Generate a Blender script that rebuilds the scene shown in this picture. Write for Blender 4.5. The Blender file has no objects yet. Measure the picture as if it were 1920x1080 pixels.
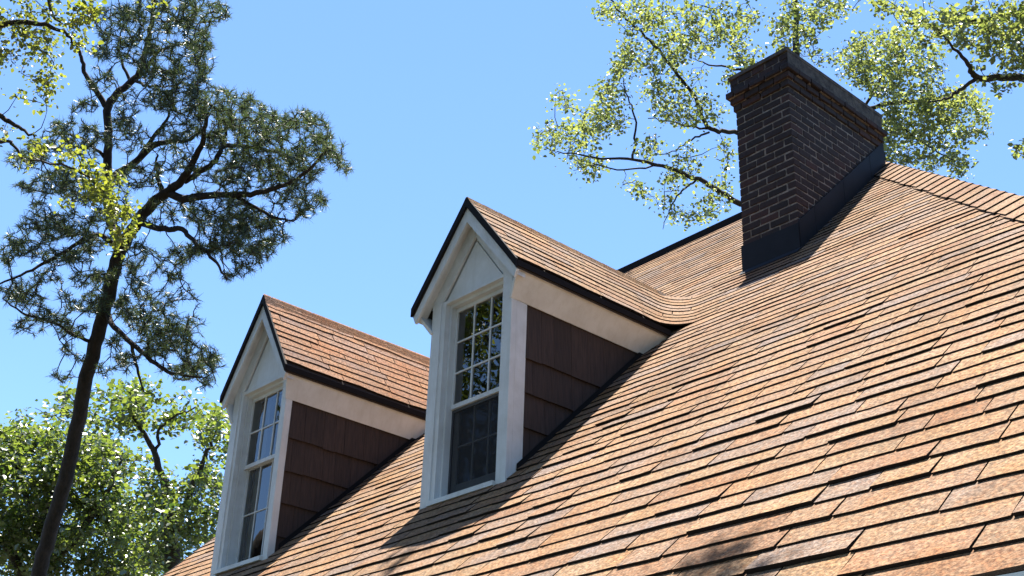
import bpy, math, random
import numpy as np
from mathutils import Matrix, Vector
random.seed(7); rng = np.random.default_rng(11)
S = bpy.context.scene
COL = S.collection

# ------------------------------------------------------------------ camera
CAM = np.array([7.7642, -6.8659, -3.5216]); F = 2454.74
yaw, pit, rol = 0.8471, 0.4742, 0.0377
cy_, sy_ = math.cos(yaw), math.sin(yaw); cp_, sp_ = math.cos(pit), math.sin(pit)
FWD = np.array([-sy_*cp_, cy_*cp_, sp_]); _r = np.array([cy_, sy_, 0.0]); _u = np.cross(_r, FWD)
RGT = math.cos(rol)*_r + math.sin(rol)*_u; UPV = -math.sin(rol)*_r + math.cos(rol)*_u
cd = bpy.data.cameras.new('camera'); cam = bpy.data.objects.new('camera', cd); COL.objects.link(cam)
M = Matrix.Identity(4)
for i in range(3):
    M[i][0] = RGT[i]; M[i][1] = UPV[i]; M[i][2] = -FWD[i]; M[i][3] = CAM[i]
cam.matrix_world = M
cd.sensor_width = 36.0; cd.lens = F/1920*36; cd.clip_end = 3000; cd.clip_start = 0.05
S.camera = cam
# ------------------------------------------------------------------ sky, sun, exposure
SUN = np.array([-0.12, 0.15, 1.0]); SUN /= np.linalg.norm(SUN)
w = bpy.data.worlds.new('World'); S.world = w; w.use_nodes = True
nt = w.node_tree; nt.nodes.clear()
sk = nt.nodes.new('ShaderNodeTexSky'); sk.sky_type = 'NISHITA'; sk.sun_disc = False
sk.sun_elevation = math.asin(SUN[2]); sk.sun_rotation = math.atan2(SUN[0], SUN[1])
sk.altitude = 50; sk.air_density = 1.0; sk.dust_density = 0.0; sk.ozone_density = 8.0
bg = nt.nodes.new('ShaderNodeBackground'); bg.inputs['Strength'].default_value = 0.083
wo = nt.nodes.new('ShaderNodeOutputWorld')
nt.links.new(sk.outputs[0], bg.inputs[0]); nt.links.new(bg.outputs[0], wo.inputs[0])
sl_ = bpy.data.lights.new('sun', 'SUN'); sl_.energy = 5.0; sl_.angle = math.radians(0.53); sl_.color = (1, .955, .88)
sun = bpy.data.objects.new('sun', sl_); COL.objects.link(sun)
sun.rotation_euler = Vector(tuple(SUN)).to_track_quat('Z', 'Y').to_euler()
S.view_settings.view_transform = 'Standard'; S.view_settings.look = 'None'
S.view_settings.exposure = 1.88; S.view_settings.gamma = 1.0; S.view_settings.use_curve_mapping = False
S.cycles.max_bounces = 8; S.cycles.transparent_max_bounces = 16

def at(px, py, d):
    """world point seen at photo pixel (px,py), d metres in front of the camera"""
    return CAM + d*(FWD + RGT*(px-960)/F - UPV*(py-540)/F)
def pix(P):
    q = np.asarray(P, float)-CAM; z = q@FWD
    return 960+F*(q@RGT)/z, 540-F*(q@UPV)/z, z

# ------------------------------------------------------------------ materials
def mat(name):
    m = bpy.data.materials.new(name); m.use_nodes = True
    n = m.node_tree; return m, n, n.nodes['Principled BSDF'], n.nodes, n.links
def pos_noise(N, L, scale, detail=4, rough=.55, stretch=None):
    g = N.new('ShaderNodeNewGeometry'); t = N.new('ShaderNodeTexNoise')
    t.inputs['Scale'].default_value = scale; t.inputs['Detail'].default_value = detail; t.inputs['Roughness'].default_value = rough
    if stretch:
        mp = N.new('ShaderNodeMapping'); mp.inputs['Scale'].default_value = stretch
        L.new(g.outputs['Position'], mp.inputs[0]); L.new(mp.outputs[0], t.inputs[0])
    else: L.new(g.outputs['Position'], t.inputs[0])
    return t
def ramp(N, L, src, stops):
    r = N.new('ShaderNodeValToRGB'); e = r.color_ramp.elements
    while len(e) < len(stops): e.new(0.5)
    for el, (p, c) in zip(e, stops): el.position = p; el.color = (*c, 1)
    L.new(src, r.inputs[0]); return r
def mix(N, L, a, b, fac, mode='MIX'):
    m = N.new('ShaderNodeMix'); m.data_type = 'RGBA'; m.blend_type = mode
    for s, v in ((6, a), (7, b), (0, fac)):
        if hasattr(v, 'links'): L.new(v, m.inputs[s])
        elif s == 0: m.inputs[0].default_value = v
        else: m.inputs[s].default_value = (*v, 1)
    return m.outputs[2]
def bump(N, L, h, bs, strength=.5, dist=.01):
    b = N.new('ShaderNodeBump'); b.inputs['Strength'].default_value = strength; b.inputs['Distance'].default_value = dist
    L.new(h, b.inputs['Height']); L.new(b.outputs[0], bs.inputs['Normal']); return b

def shingle_mat(name):
    m, t, bs, N, L = mat(name)
    at_ = N.new('ShaderNodeAttribute'); at_.attribute_name = 'Col'
    n1 = pos_noise(N, L, 46, 3, .7)
    r1 = ramp(N, L, n1.outputs[0], [(.34, (.42, .37, .34)), (.46, (.84, .80, .78)), (.54, (1.10, 1.09, 1.08)), (.66, (1.62, 1.66, 1.72))])
    n2 = pos_noise(N, L, 34, 2, .6)
    r2 = ramp(N, L, n2.outputs[1], [(.36, (1.18, .94, .78)), (.5, (1, 1, 1)), (.64, (.88, 1.0, 1.14))])
    n3 = pos_noise(N, L, 1.3, 5, .6)
    r3 = ramp(N, L, n3.outputs[0], [(.30, (.74, .72, .72)), (.5, (1, 1, 1)), (.70, (1.14, 1.10, 1.05))])
    c = mix(N, L, at_.outputs[0], r1.outputs[0], .95, 'MULTIPLY')
    c = mix(N, L, c, r2.outputs[0], .7, 'MULTIPLY'); c = mix(N, L, c, r3.outputs[0], 1, 'MULTIPLY')
    n4 = pos_noise(N, L, 2.6, 3, .6)
    r4 = ramp(N, L, n4.outputs[0], [(.36, (1.10, 1.0, .86)), (.5, (1, 1, 1)), (.64, (.93, .98, 1.10))])
    c = mix(N, L, c, r4.outputs[0], 1, 'MULTIPLY')
    n5 = pos_noise(N, L, 5.5, 5, .65, (1, .09, .09))      # water streaks running down the slope
    r5 = ramp(N, L, n5.outputs[0], [(.34, (.76, .75, .76)), (.52, (1, 1, 1))])
    c = mix(N, L, c, r5.outputs[0], .75, 'MULTIPLY')
    L.new(c, bs.inputs['Base Color']); bs.inputs['Roughness'].default_value = .93; bs.inputs['Specular IOR Level'].default_value = .2
    bump(N, L, n1.outputs[0], bs, .75, .012)
    return m
M_SH = shingle_mat('asphalt_shingle')
M_CORE = None

def paint(name, c, rough=.5, dirt=.12, sc=3):
    m, t, bs, N, L = mat(name); bs.inputs['Specular IOR Level'].default_value = .5 if c[0] > .1 else .15
    n = pos_noise(N, L, sc, 6, .65); r = ramp(N, L, n.outputs[0], [(.3, (1-dirt*1.8, 1-dirt*1.9, 1-dirt*2.1)), (.62, (1, 1, 1))])
    L.new(mix(N, L, c, r.outputs[0], 1, 'MULTIPLY'), bs.inputs['Base Color']); bs.inputs['Roughness'].default_value = rough
    n2 = pos_noise(N, L, 60, 3); bump(N, L, n2.outputs[0], bs, .12, .004)
    return m
def aged(m):
    N = m.node_tree.nodes; L = m.node_tree.links; bs = N['Principled BSDF']; src = bs.inputs['Base Color'].links[0].from_socket
    n = pos_noise(N, L, 14, 5, .7, (1, 1, .09)); r = ramp(N, L, n.outputs[0], [(.34, (.80, .79, .76)), (.52, (1, 1, 1))])
    L.new(mix(N, L, src, r.outputs[0], .4, 'MULTIPLY'), bs.inputs['Base Color']); return m
M_CORE = paint('asphalt_core', (.018, .014, .012), .9, .1)
M_WHITE = paint('white_trim_paint', (.64, .68, .71), .5, .10); aged(M_WHITE)
M_DARK = paint('dark_metal_edge', (.011, .010, .011), .8, .1)
M_FLASH = paint('lead_flashing', (.014, .015, .019), .6, .2)
M_SCREENF = paint('screen_frame', (.07, .075, .085), .5, .1)
M_GUT = paint('gutter_white', (.82, .82, .80), .4, .06)
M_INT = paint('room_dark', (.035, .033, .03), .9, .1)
M_CURT = paint('curtain_cloth', (.55, .55, .52), .9, .1)
M_WALL = paint('house_siding', (.16, .10, .075), .8, .2)
M_DECK = paint('roof_underlay', (.05, .04, .035), .9, .1)

def shake_mat():
    m, t, bs, N, L = mat('brown_shake')
    o = N.new('ShaderNodeObjectInfo')
    r = ramp(N, L, o.outputs['Random'], [(0, (.027, .0165, .0138)), (1, (.038, .0235, .0195))])
    n = pos_noise(N, L, 22, 4, .6, (1, 3.0, .22)); r2 = ramp(N, L, n.outputs[0], [(.3, (.55, .55, .55)), (.7, (1.4, 1.35, 1.3))])
    L.new(mix(N, L, r.outputs[0], r2.outputs[0], 1, 'MULTIPLY'), bs.inputs['Base Color']); bs.inputs['Roughness'].default_value = .8
    bump(N, L, n.outputs[0], bs, .4, .006); return m
M_SHAKE = shake_mat()
def brick_mat():
    m, t, bs, N, L = mat('old_brick')
    o = N.new('ShaderNodeObjectInfo')
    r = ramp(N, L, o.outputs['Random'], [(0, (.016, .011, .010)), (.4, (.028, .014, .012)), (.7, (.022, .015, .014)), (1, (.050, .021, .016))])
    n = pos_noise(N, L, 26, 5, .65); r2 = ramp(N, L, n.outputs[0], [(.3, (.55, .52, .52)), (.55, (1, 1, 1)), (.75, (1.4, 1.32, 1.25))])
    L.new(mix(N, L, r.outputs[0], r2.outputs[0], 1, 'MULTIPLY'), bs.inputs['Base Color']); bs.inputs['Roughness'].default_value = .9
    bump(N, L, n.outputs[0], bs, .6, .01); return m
M_BRICK = brick_mat()
def mortar_mat(name, a, b):
    m, t, bs, N, L = mat(name)
    n = pos_noise(N, L, 9, 6, .7); r = ramp(N, L, n.outputs[0], [(.35, a), (.65, b)])
    L.new(r.outputs[0], bs.inputs['Base Color']); bs.inputs['Roughness'].default_value = .95
    n2 = pos_noise(N, L, 50, 4); bump(N, L, n2.outputs[0], bs, .6, .01); return m
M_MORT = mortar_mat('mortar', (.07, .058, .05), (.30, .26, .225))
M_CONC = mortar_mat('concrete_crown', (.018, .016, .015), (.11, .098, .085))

def glass_mat():
    m = bpy.data.materials.new('window_glass'); m.use_nodes = True; N = m.node_tree.nodes; L = m.node_tree.links; N.clear()
    o = N.new('ShaderNodeOutputMaterial'); mx = N.new('ShaderNodeMixShader'); tr = N.new('ShaderNodeBsdfTransparent'); gl = N.new('ShaderNodeBsdfGlossy')
    fr = N.new('ShaderNodeFresnel'); fr.inputs[0].default_value = 2.3; gl.inputs['Roughness'].default_value = .0; tr.inputs[0].default_value = (.75, .8, .8, 1)
    n = pos_noise(N, L, 2.2, 2); b = N.new('ShaderNodeBump'); b.inputs['Strength'].default_value = .05; b.inputs['Distance'].default_value = .05
    L.new(n.outputs[0], b.inputs['Height']); L.new(b.outputs[0], gl.inputs['Normal'])
    L.new(fr.outputs[0], mx.inputs[0]); L.new(tr.outputs[0], mx.inputs[1]); L.new(gl.outputs[0], mx.inputs[2]); L.new(mx.outputs[0], o.inputs[0]); return m
M_GLASS = glass_mat()
def screen_mat():
    m = bpy.data.materials.new('insect_screen'); m.use_nodes = True; N = m.node_tree.nodes; L = m.node_tree.links; N.clear()
    o = N.new('ShaderNodeOutputMaterial'); mx = N.new('ShaderNodeMixShader'); tr = N.new('ShaderNodeBsdfTransparent'); df = N.new('ShaderNodeBsdfDiffuse')
    df.inputs[0].default_value = (.032, .034, .040, 1); mx.inputs[0].default_value = .74
    L.new(tr.outputs[0], mx.inputs[1]); L.new(df.outputs[0], mx.inputs[2]); L.new(mx.outputs[0], o.inputs[0]); return m
M_SCREEN = screen_mat()
def leaf_mat(name, d0, d1, t0, t1, gloss=.06, tfac=.5):
    m = bpy.data.materials.new(name); m.use_nodes = True; N = m.node_tree.nodes; L = m.node_tree.links; N.clear()
    o = N.new('ShaderNodeOutputMaterial'); g = N.new('ShaderNodeNewGeometry')
    r1 = ramp(N, L, g.outputs['Random Per Island'], [(0, d0), (1, d1)]); r2 = ramp(N, L, g.outputs['Random Per Island'], [(0, t0), (1, t1)])
    df = N.new('ShaderNodeBsdfDiffuse'); tl = N.new('ShaderNodeBsdfTranslucent'); gl = N.new('ShaderNodeBsdfGlossy'); gl.inputs['Roughness'].default_value = .38
    L.new(r1.outputs[0], df.inputs[0]); L.new(r2.outputs[0], tl.inputs[0])
    m1 = N.new('ShaderNodeMixShader'); m1.inputs[0].default_value = tfac; L.new(df.outputs[0], m1.inputs[1]); L.new(tl.outputs[0], m1.inputs[2])
    m2 = N.new('ShaderNodeMixShader'); m2.inputs[0].default_value = gloss; L.new(m1.outputs[0], m2.inputs[1]); L.new(gl.outputs[0], m2.inputs[2])
    L.new(m2.outputs[0], o.inputs[0]); return m
M_LEAF = leaf_mat('leaf_green', (.04, .062, .012), (.10, .12, .025), (.09, .14, .012), (.34, .36, .04), .12)
M_LEAFY = leaf_mat('leaf_yellow_green', (.08, .11, .012), (.15, .17, .02), (.20, .25, .015), (.38, .41, .04), .10)
M_LEAFD = leaf_mat('leaf_dark_green', (.022, .036, .010), (.05, .065, .018), (.03, .05, .006), (.08, .10, .014), .05, .4)
M_LEAFB = leaf_mat('leaf_mid_green', (.026, .048, .009), (.075, .098, .022), (.045, .092, .009), (.28, .35, .04), .12)
M_LEAFP = leaf_mat('leaf_pale_green', (.040, .062, .014), (.105, .122, .038), (.11, .165, .025), (.44, .48, .10), .13)
M_NEEDLE = leaf_mat('pine_needle', (.018, .036, .015), (.054, .074, .030), (.03, .06, .014), (.13, .165, .045), .07, .4)
def bark_mat(name, a, b):
    m, t, bs, N, L = mat(name)
    n = pos_noise(N, L, 9, 6, .7, (1, 1, .3)); r = ramp(N, L, n.outputs[0], [(.35, a), (.65, b)])
    L.new(r.outputs[0], bs.inputs['Base Color']); bs.inputs['Roughness'].default_value = .95; bump(N, L, n.outputs[0], bs, .9, .04); return m
M_PBARK = bark_mat('pine_bark', (.014, .011, .010), (.045, .032, .027))
M_BARK = bark_mat('grey_bark', (.018, .015, .012), (.055, .045, .037))
def ground_mat():
    m, t, bs, N, L = mat('lawn')
    n = pos_noise(N, L, .6, 8, .7); r = ramp(N, L, n.outputs[0], [(.3, (.025, .030, .012)), (.7, (.055, .05, .026))])
    L.new(r.outputs[0], bs.inputs['Base Color']); bs.inputs['Roughness'].default_value = 1; return m
M_GROUND = ground_mat()

# ------------------------------------------------------------------ mesh helpers
class MB:
    def __init__(s): s.v = []; s.f = []; s.c = []; s.b = []   # b: faces that show the black asphalt core
    def add(s, verts, faces, col=None, core=()):
        o = len(s.v); s.b += [len(s.f)+i for i in core]; s.v += [tuple(map(float, p)) for p in verts]; s.f += [tuple(i+o for i in f) for f in faces]
        s.c += [col]*len(verts); return s
    def box(s, x0, x1, y0, y1, z0, z1):
        return s.add([(x0,y0,z0),(x1,y0,z0),(x1,y1,z0),(x0,y1,z0),(x0,y0,z1),(x1,y0,z1),(x1,y1,z1),(x0,y1,z1)],
              [(0,3,2,1),(4,5,6,7),(0,1,5,4),(1,2,6,5),(2,3,7,6),(3,0,4,7)])
    def prism(s, poly, d):
        """extrude polygon (3D points) by vector d"""
        n = len(poly); P = [np.array(p, float) for p in poly]; D = np.array(d, float)
        f = [tuple(range(n))[::-1], tuple(range(n, 2*n))]+[(i, (i+1) % n, n+(i+1) % n, n+i) for i in range(n)]
        return s.add(P+[p+D for p in P], f)
    def tube(s, pts, rad, sides=6):
        P = [np.array(p, float) for p in pts]; n = len(P); o = len(s.v); ref = None
        for i in range(n):
            t = P[min(i+1, n-1)]-P[max(i-1, 0)]; t = t/(np.linalg.norm(t)+1e-9)
            if ref is None: ref = np.cross(t, (0.31, .9, .2))
            a = ref-t*(ref@t); a /= np.linalg.norm(a)+1e-9; ref = a; b = np.cross(t, a)
            for k in range(sides):
                an = 2*math.pi*k/sides; s.v.append(tuple(P[i]+rad[i]*(a*math.cos(an)+b*math.sin(an)))); s.c.append(None)
        for i in range(n-1):
            for k in range(sides):
                k2 = (k+1) % sides; s.f.append((o+i*sides+k, o+i*sides+k2, o+(i+1)*sides+k2, o+(i+1)*sides+k))
        s.f.append(tuple(o+(n-1)*sides+k for k in range(sides)))
        return s
    def mesh(s, name, m, smooth=False):
        me = bpy.data.meshes.new(name); me.from_pydata(s.v, [], s.f); me.materials.append(m)
        if s.b:
            me.materials.append(M_CORE); idx = np.zeros(len(s.f), np.int32); idx[s.b] = 1; me.polygons.foreach_set('material_index', idx)
        if any(c is not None for c in s.c):
            ca = me.color_attributes.new('Col', 'FLOAT_COLOR', 'POINT')
            ca.data.foreach_set('color', np.array([(*(c or (.4, .3, .2)), 1) for c in s.c], dtype=np.float32).ravel())
        if smooth: me.polygons.foreach_set('use_smooth', [True]*len(me.polygons))
        me.update(); return me
    def build(s, name, m, parent=None, smooth=False): return link(name, s.mesh(name, m, smooth), parent)
def link(name, data, parent=None):
    o = bpy.data.objects.new(name, data); COL.objects.link(o)
    if parent is not None:
        o.parent = parent
        if 'base' in parent: o.matrix_parent_inverse = Matrix.Translation(-Vector(parent['base']))
    return o
def thing(name, base, label, cat, group=None):
    o = bpy.data.objects.new(name, None); COL.objects.link(o); o.location = base; o['base'] = [float(b) for b in base]
    o['label'] = label; o['category'] = cat; o.empty_display_size = .3
    if group: o['group'] = group
    return o
def bulk(name, V, Fc, m, parent, smooth=False):
    """numpy verts (n,3) and faces (m,k)"""
    me = bpy.data.meshes.new(name); V = np.asarray(V, np.float32); Fc = np.asarray(Fc, np.int32); k = Fc.shape[1]
    me.vertices.add(len(V)); me.vertices.foreach_set('co', V.ravel())
    me.loops.add(Fc.size); me.loops.foreach_set('vertex_index', Fc.ravel())
    me.polygons.add(len(Fc)); me.polygons.foreach_set('loop_start', np.arange(0, Fc.size, k, dtype=np.int32))
    me.polygons.foreach_set('loop_total', np.full(len(Fc), k, np.int32))
    if smooth: me.polygons.foreach_set('use_smooth', [True]*len(Fc))
    me.materials.append(m); me.update(calc_edges=True); me.validate()
    return link(name, me, parent)

# ================================================================== SETTING
GZ = -5.12
g = MB().add([(-1500,-1500,GZ),(1500,-1500,GZ),(1500,1500,GZ),(-1500,1500,GZ)], [(0,1,2,3)]).build('ground', M_GROUND); g['kind'] = 'structure'

# ================================================================== HOUSE
house = thing('house', (0.5, 5.5, GZ), 'house with tan shingled roof, two white trimmed dormers and a dark brick chimney', 'house')
EY = -2.11; RX = -6.56; RY = 5.56; RS = 0.0647; HX = .34; HK = 1.0415
def ridge_y(x): return RY + RS*(x-HX)
def hip_x(y): return HX + (RY-y)/HK
def hip_y(x): return RY - (x-HX)*HK
XE = hip_x(EY)
# walls (below the eaves)
wm = MB(); wm.box(RX+.25, XE-.45, EY+.45, 2*RY-EY-.45, GZ, EY-.10); wm.build('wall', M_WALL, house)
gm = MB(); gm.prism([(RX+.26, EY+.5, EY-.1), (RX+.26, 2*RY-EY-.5, EY-.1), (RX+.26, RY, RY-.95)], (.12, 0, 0)); gm.build('gable_wall', M_WALL, house)
# roof deck: front slope, hip end, back slope
dk = MB(); BY = 2*RY-EY
A0=(RX,EY,EY); A1=(XE,EY,EY); A2=(HX,RY,RY); A3=(RX,ridge_y(RX),ridge_y(RX)); B1=(XE,BY,EY); B0=(RX,BY,EY)
def low(p, d=.03): return (p[0], p[1], p[2]-d)
top = [low(p) for p in (A0,A1,A2,A3,B1,B0)]; bot = [low(p,.17) for p in (A0,A1,A2,A3,B1,B0)]
dk.add(top+bot, [(0,1,2,3),(1,4,2),(2,4,5,3),(9,8,7,6),(8,10,7),(9,11,10,8),(0,6,7,1),(1,7,10,4),(4,10,11,5),(5,11,9,3),(3,9,6,0)])
roof = dk.build('roof', M_DECK, house); roof['label'] = 'steep tan asphalt shingle roof with hip'
# eave trim
MB().box(RX, XE, EY+.02, EY+.05, EY-.27, EY-.045).build('fascia', M_WHITE, roof)
MB().box(RX, XE, EY+.05, EY+.5, EY-.27, EY-.25).build('soffit', M_WHITE, roof)
gt = MB(); prof = [(EY+.018,EY-.06),(EY+.018,EY-.20),(EY-.06,EY-.20),(EY-.085,EY-.13),(EY-.12,EY-.10),(EY-.12,EY-.055),(EY-.105,EY-.055),(EY-.105,EY-.09),(EY-.07,EY-.12),(EY-.05,EY-.185),(EY,EY-.185),(EY,EY-.06)]
gt.prism([(RX,a,b) for a,b in prof], (XE-RX,0,0)); gt.build('gutter', M_GUT, roof)
# ridge vent (dark strip along the ridge)
rv = MB(); xa, xb = RX-.03, HX+.20
def rp(x, dy, dz): y = ridge_y(x)+dy; return (x, y, ridge_y(x)+dz)
rv.prism([rp(xa,-.075,-.12),rp(xa,-.085,.03),rp(xa,0,.07),rp(xa,.085,.03),rp(xa,.075,-.12)], np.array(rp(xb,0,0))-np.array(rp(xa,0,0)))
rv.build('ridge_vent', M_DARK, roof)
MB().prism([(RX-.025,EY-.02,EY-.14),(RX-.025,EY-.02,EY+.0),(RX-.025,ridge_y(RX),ridge_y(RX)+.015),(RX-.025,ridge_y(RX),ridge_y(RX)-.13)],(.03,0,0)).build('rake_board', M_DARK, roof)

# ---------------- dormer definitions
class D: pass
def dorm(x0, W, of, oe, he, hr, hf, win, step, wz0):
    d = D(); d.x0=x0; d.W=W; d.of=of; d.oe=oe; d.he=he; d.hr=hr; d.hf=hf; d.xc=x0-W/2; d.sl=(hr-he)/(W/2+oe); d.win=win; d.step=step; d.wz0=wz0; d.cb=.155; return d
DB = dorm(0.0, 1.087, .125, .185, 1.966, 2.898, 1.688, dict(x0=-.925, x1=-.105, z0=.035, z1=1.955, zm=.905, cols=3, rows=(3,2), screen=True), .325, 1.17)
DA = dorm(-3.577, 1.066, .125, .115, 2.057, 3.111, 1.736, dict(x0=-.905, x1=-.075, z0=.05, z1=2.035, zm=1.17, cols=3, rows=(2,2), screen=False), .357, 1.313)
DA.cb = .05
RFIL = .30
N_MAIN = np.array([0, -1, 1])/math.sqrt(2)

PAL = [(.430,.268,.152),(.445,.272,.145),(.415,.258,.155),(.395,.265,.178),(.365,.260,.192),(.425,.262,.148),(.440,.265,.145),(.410,.235,.130),(.455,.290,.160)]
PALA = [(.43,.23,.125),(.44,.24,.13),(.42,.23,.135),(.38,.235,.165),(.43,.22,.12),(.44,.245,.14)]
def pick_col(pal, warm=0):
    c = np.array(random.choice(pal))*.50; c = c*random.uniform(.93, 1.06)
    return tuple(c)

def section(d, kind, u, z, h):
    """point on the contour z: kind 0 dormer slope (u=y), 1 woven valley (u=angle), 2 main slope (u=x)"""
    if kind == 2: return np.array([u, z, z]) + h*N_MAIN
    xz = d.xc+(d.hr-z)/d.sl; nd = np.array([d.sl, 0, 1])/math.hypot(d.sl, 1)
    if kind == 0: return np.array([xz, u, z]) + h*nd
    k = math.sin(u)**2; n = nd*(1-k)+N_MAIN*k; n /= np.linalg.norm(n)
    return np.array([xz+RFIL*(1-math.cos(u)), z-RFIL+RFIL*math.sin(u), z]) + h*n

SHIN = []   # (mb, parentkey, score)
def wob(a, b): return .004*math.sin(a*2.1+b*5.3)+.004*math.sin(a*6.3+b*3.1)+.0025*math.sin(a*13.7+b*1.7)
def lay_course(d, path, z0, z1, e, k, pal, key, minw=.24, maxw=.68, endclip=None):
    """path: list of (kind,u,s) with s arc length; cut into tabs"""
    s_end = path[-1][2]; s = -random.uniform(0, .5); ss = np.array([p[2] for p in path])
    def samp(sv):
        j = int(np.searchsorted(ss, sv)); j = min(max(j, 1), len(path)-1); a, b = path[j-1], path[j]
        if a[0] != b[0]:
            return (b[0], b[1]) if sv > (a[2]+b[2])/2 else (a[0], a[1])
        t = (sv-a[2])/max(b[2]-a[2], 1e-6); return (a[0], a[1]+(b[1]-a[1])*t)
    flip = random.random() < .5
    while s < s_end-.02:
        wd = random.uniform(minw, maxw)*float(np.interp(z0, [-2, -.8, .6, 1], [1.45, 1.1, 1.1, 1.5])); s0 = max(s, 0); s1 = min(s+wd, s_end); s += wd; flip = not flip
        if s1-s0 < .05: continue
        Lh = e*((.126 if flip and random.random() < .6 else .086) if z0 < .9 else (.105 if flip and random.random() < .4 else .088))*random.uniform(.85, 1.15)
        if random.random() < .05: Lh *= 1.25
        n = max(2, min(9, int((s1-s0)/.13)+1))
        knots = [p[2] for p in path if p[0] == 1 and s0 < p[2] < s1]
        sv = sorted(set(list(np.linspace(s0+.0055, s1-.0055, n+1))+knots))
        mb = MB(); col = pick_col(pal); V = []; jz = random.uniform(-.006, .006)*e/.15
        drop = e*random.choice([0, 0, .03, .05]) if flip else 0
        for q in sv:
            kind, u = samp(q)
            dz = (wob(q, k)*float(np.interp(z0, [-1.5, 1.5], [.6, 2.2]))+jz+random.uniform(-.0035, .0035)-drop)*.70
            V += [section(d, kind, u, z0+dz, -.006), section(d, kind, u, z0+dz, Lh), section(d, kind, u, z1+.02, .001)]
        if endclip is not None:
            for i in range(len(sv)):
                for r_ in range(3):
                    p = V[i*3+r_]; lim = endclip(p[1])
                    if p[0] > lim: p[0] = lim
        m = len(sv); Fc = []
        for i in range(m-1):
            a, b = i*3, i*3+3; Fc += [(a, b, b+1, a+1), (a+1, b+1, b+2, a+2)]
        Fc += [(0, 1, 2), (3*m-3, 3*m-1, 3*m-2)]
        mb.add(V, Fc, col, list(range(0, 2*m-2, 2))+[2*m-2, 2*m-1])
        mid = samp((s0+s1)/2)
        kk = 'roof' if mid[0] == 2 else key
        c = np.mean(V, axis=0); px, py, dp = pix(c)
        xs = [pix(p) for p in V[::max(1, len(V)//6)]]
        area = (max(x[0] for x in xs)-min(x[0] for x in xs))*(e*F/dp)*.6
        vis = any(-30 < x[0] < 1950 and -30 < x[1] < 1110 for x in xs)
        SHIN.append((mb, kk, area if vis else -1))

levels = [EY-.02]
def expo(y):
    return float(np.interp(y, [-2.0, -1.0, 0, 1.5, 3], [.216, .186, .158, .136, .126]))
while levels[-1] < RY+.02: levels.append(levels[-1]+expo(levels[-1])/math.sqrt(2))
def mainpath(x0, x1): return [(2, x0, 0.0), (2, x1, x1-x0)]
for k in range(len(levels)-1):
    z0, z1 = levels[k], levels[k+1]; e = expo(z0); runs = []
    xr = hip_x(z0)-.02
    if z1 > ridge_y(RX): xl = HX+(z1-RY)/RS
    else: xl = RX
    def slope_path(d, z, xend):
        P = [(0, -d.of-.015, 0.0)]; yv = z-RFIL; P.append((0, yv, yv+d.of+.015)); s = P[-1][2]
        for q in range(0, 9):
            P.append((1, math.pi/2*q/8, s+RFIL*math.pi/2*q/8+1e-4))
        s = P[-1][2]; xs = d.xc+(d.hr-z)/d.sl+RFIL; P += [(2, xs, s+1e-4), (2, max(xend, xs+.05), s+1e-4+max(xend-xs, .05))]
        return P
    def obst(d, z):      # left and right edge of the dormer on the main slope at height z
        if z < -.02: return None
        if z < d.he: return d.x0-d.W, d.x0
        if z < d.hr-.04: return d.xc-(d.hr-z)/d.sl, None
        return None
    oa, ob = obst(DA, z0), obst(DB, z0)
    xcur = xl; fillet = None
    for d, o in ((DA, oa), (DB, ob)):
        if o is None: continue
        path = mainpath(xcur, o[0]) if fillet is None else slope_path(fillet, z0, o[0])
        lay_course(d if fillet is None else fillet, path, z0, z1, e, k, PAL, 'A')
        if o[1] is None: fillet = d
        else: xcur = o[1]; fillet = None
    path = mainpath(xcur, xr) if fillet is None else slope_path(fillet, z0, xr)
    if path[-1][2] > .1:
        lay_course(fillet or DB, path, z0, z1, e, k, PAL, 'B' if fillet is DB else 'A', endclip=lambda y: hip_x(y)-.015)

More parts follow.
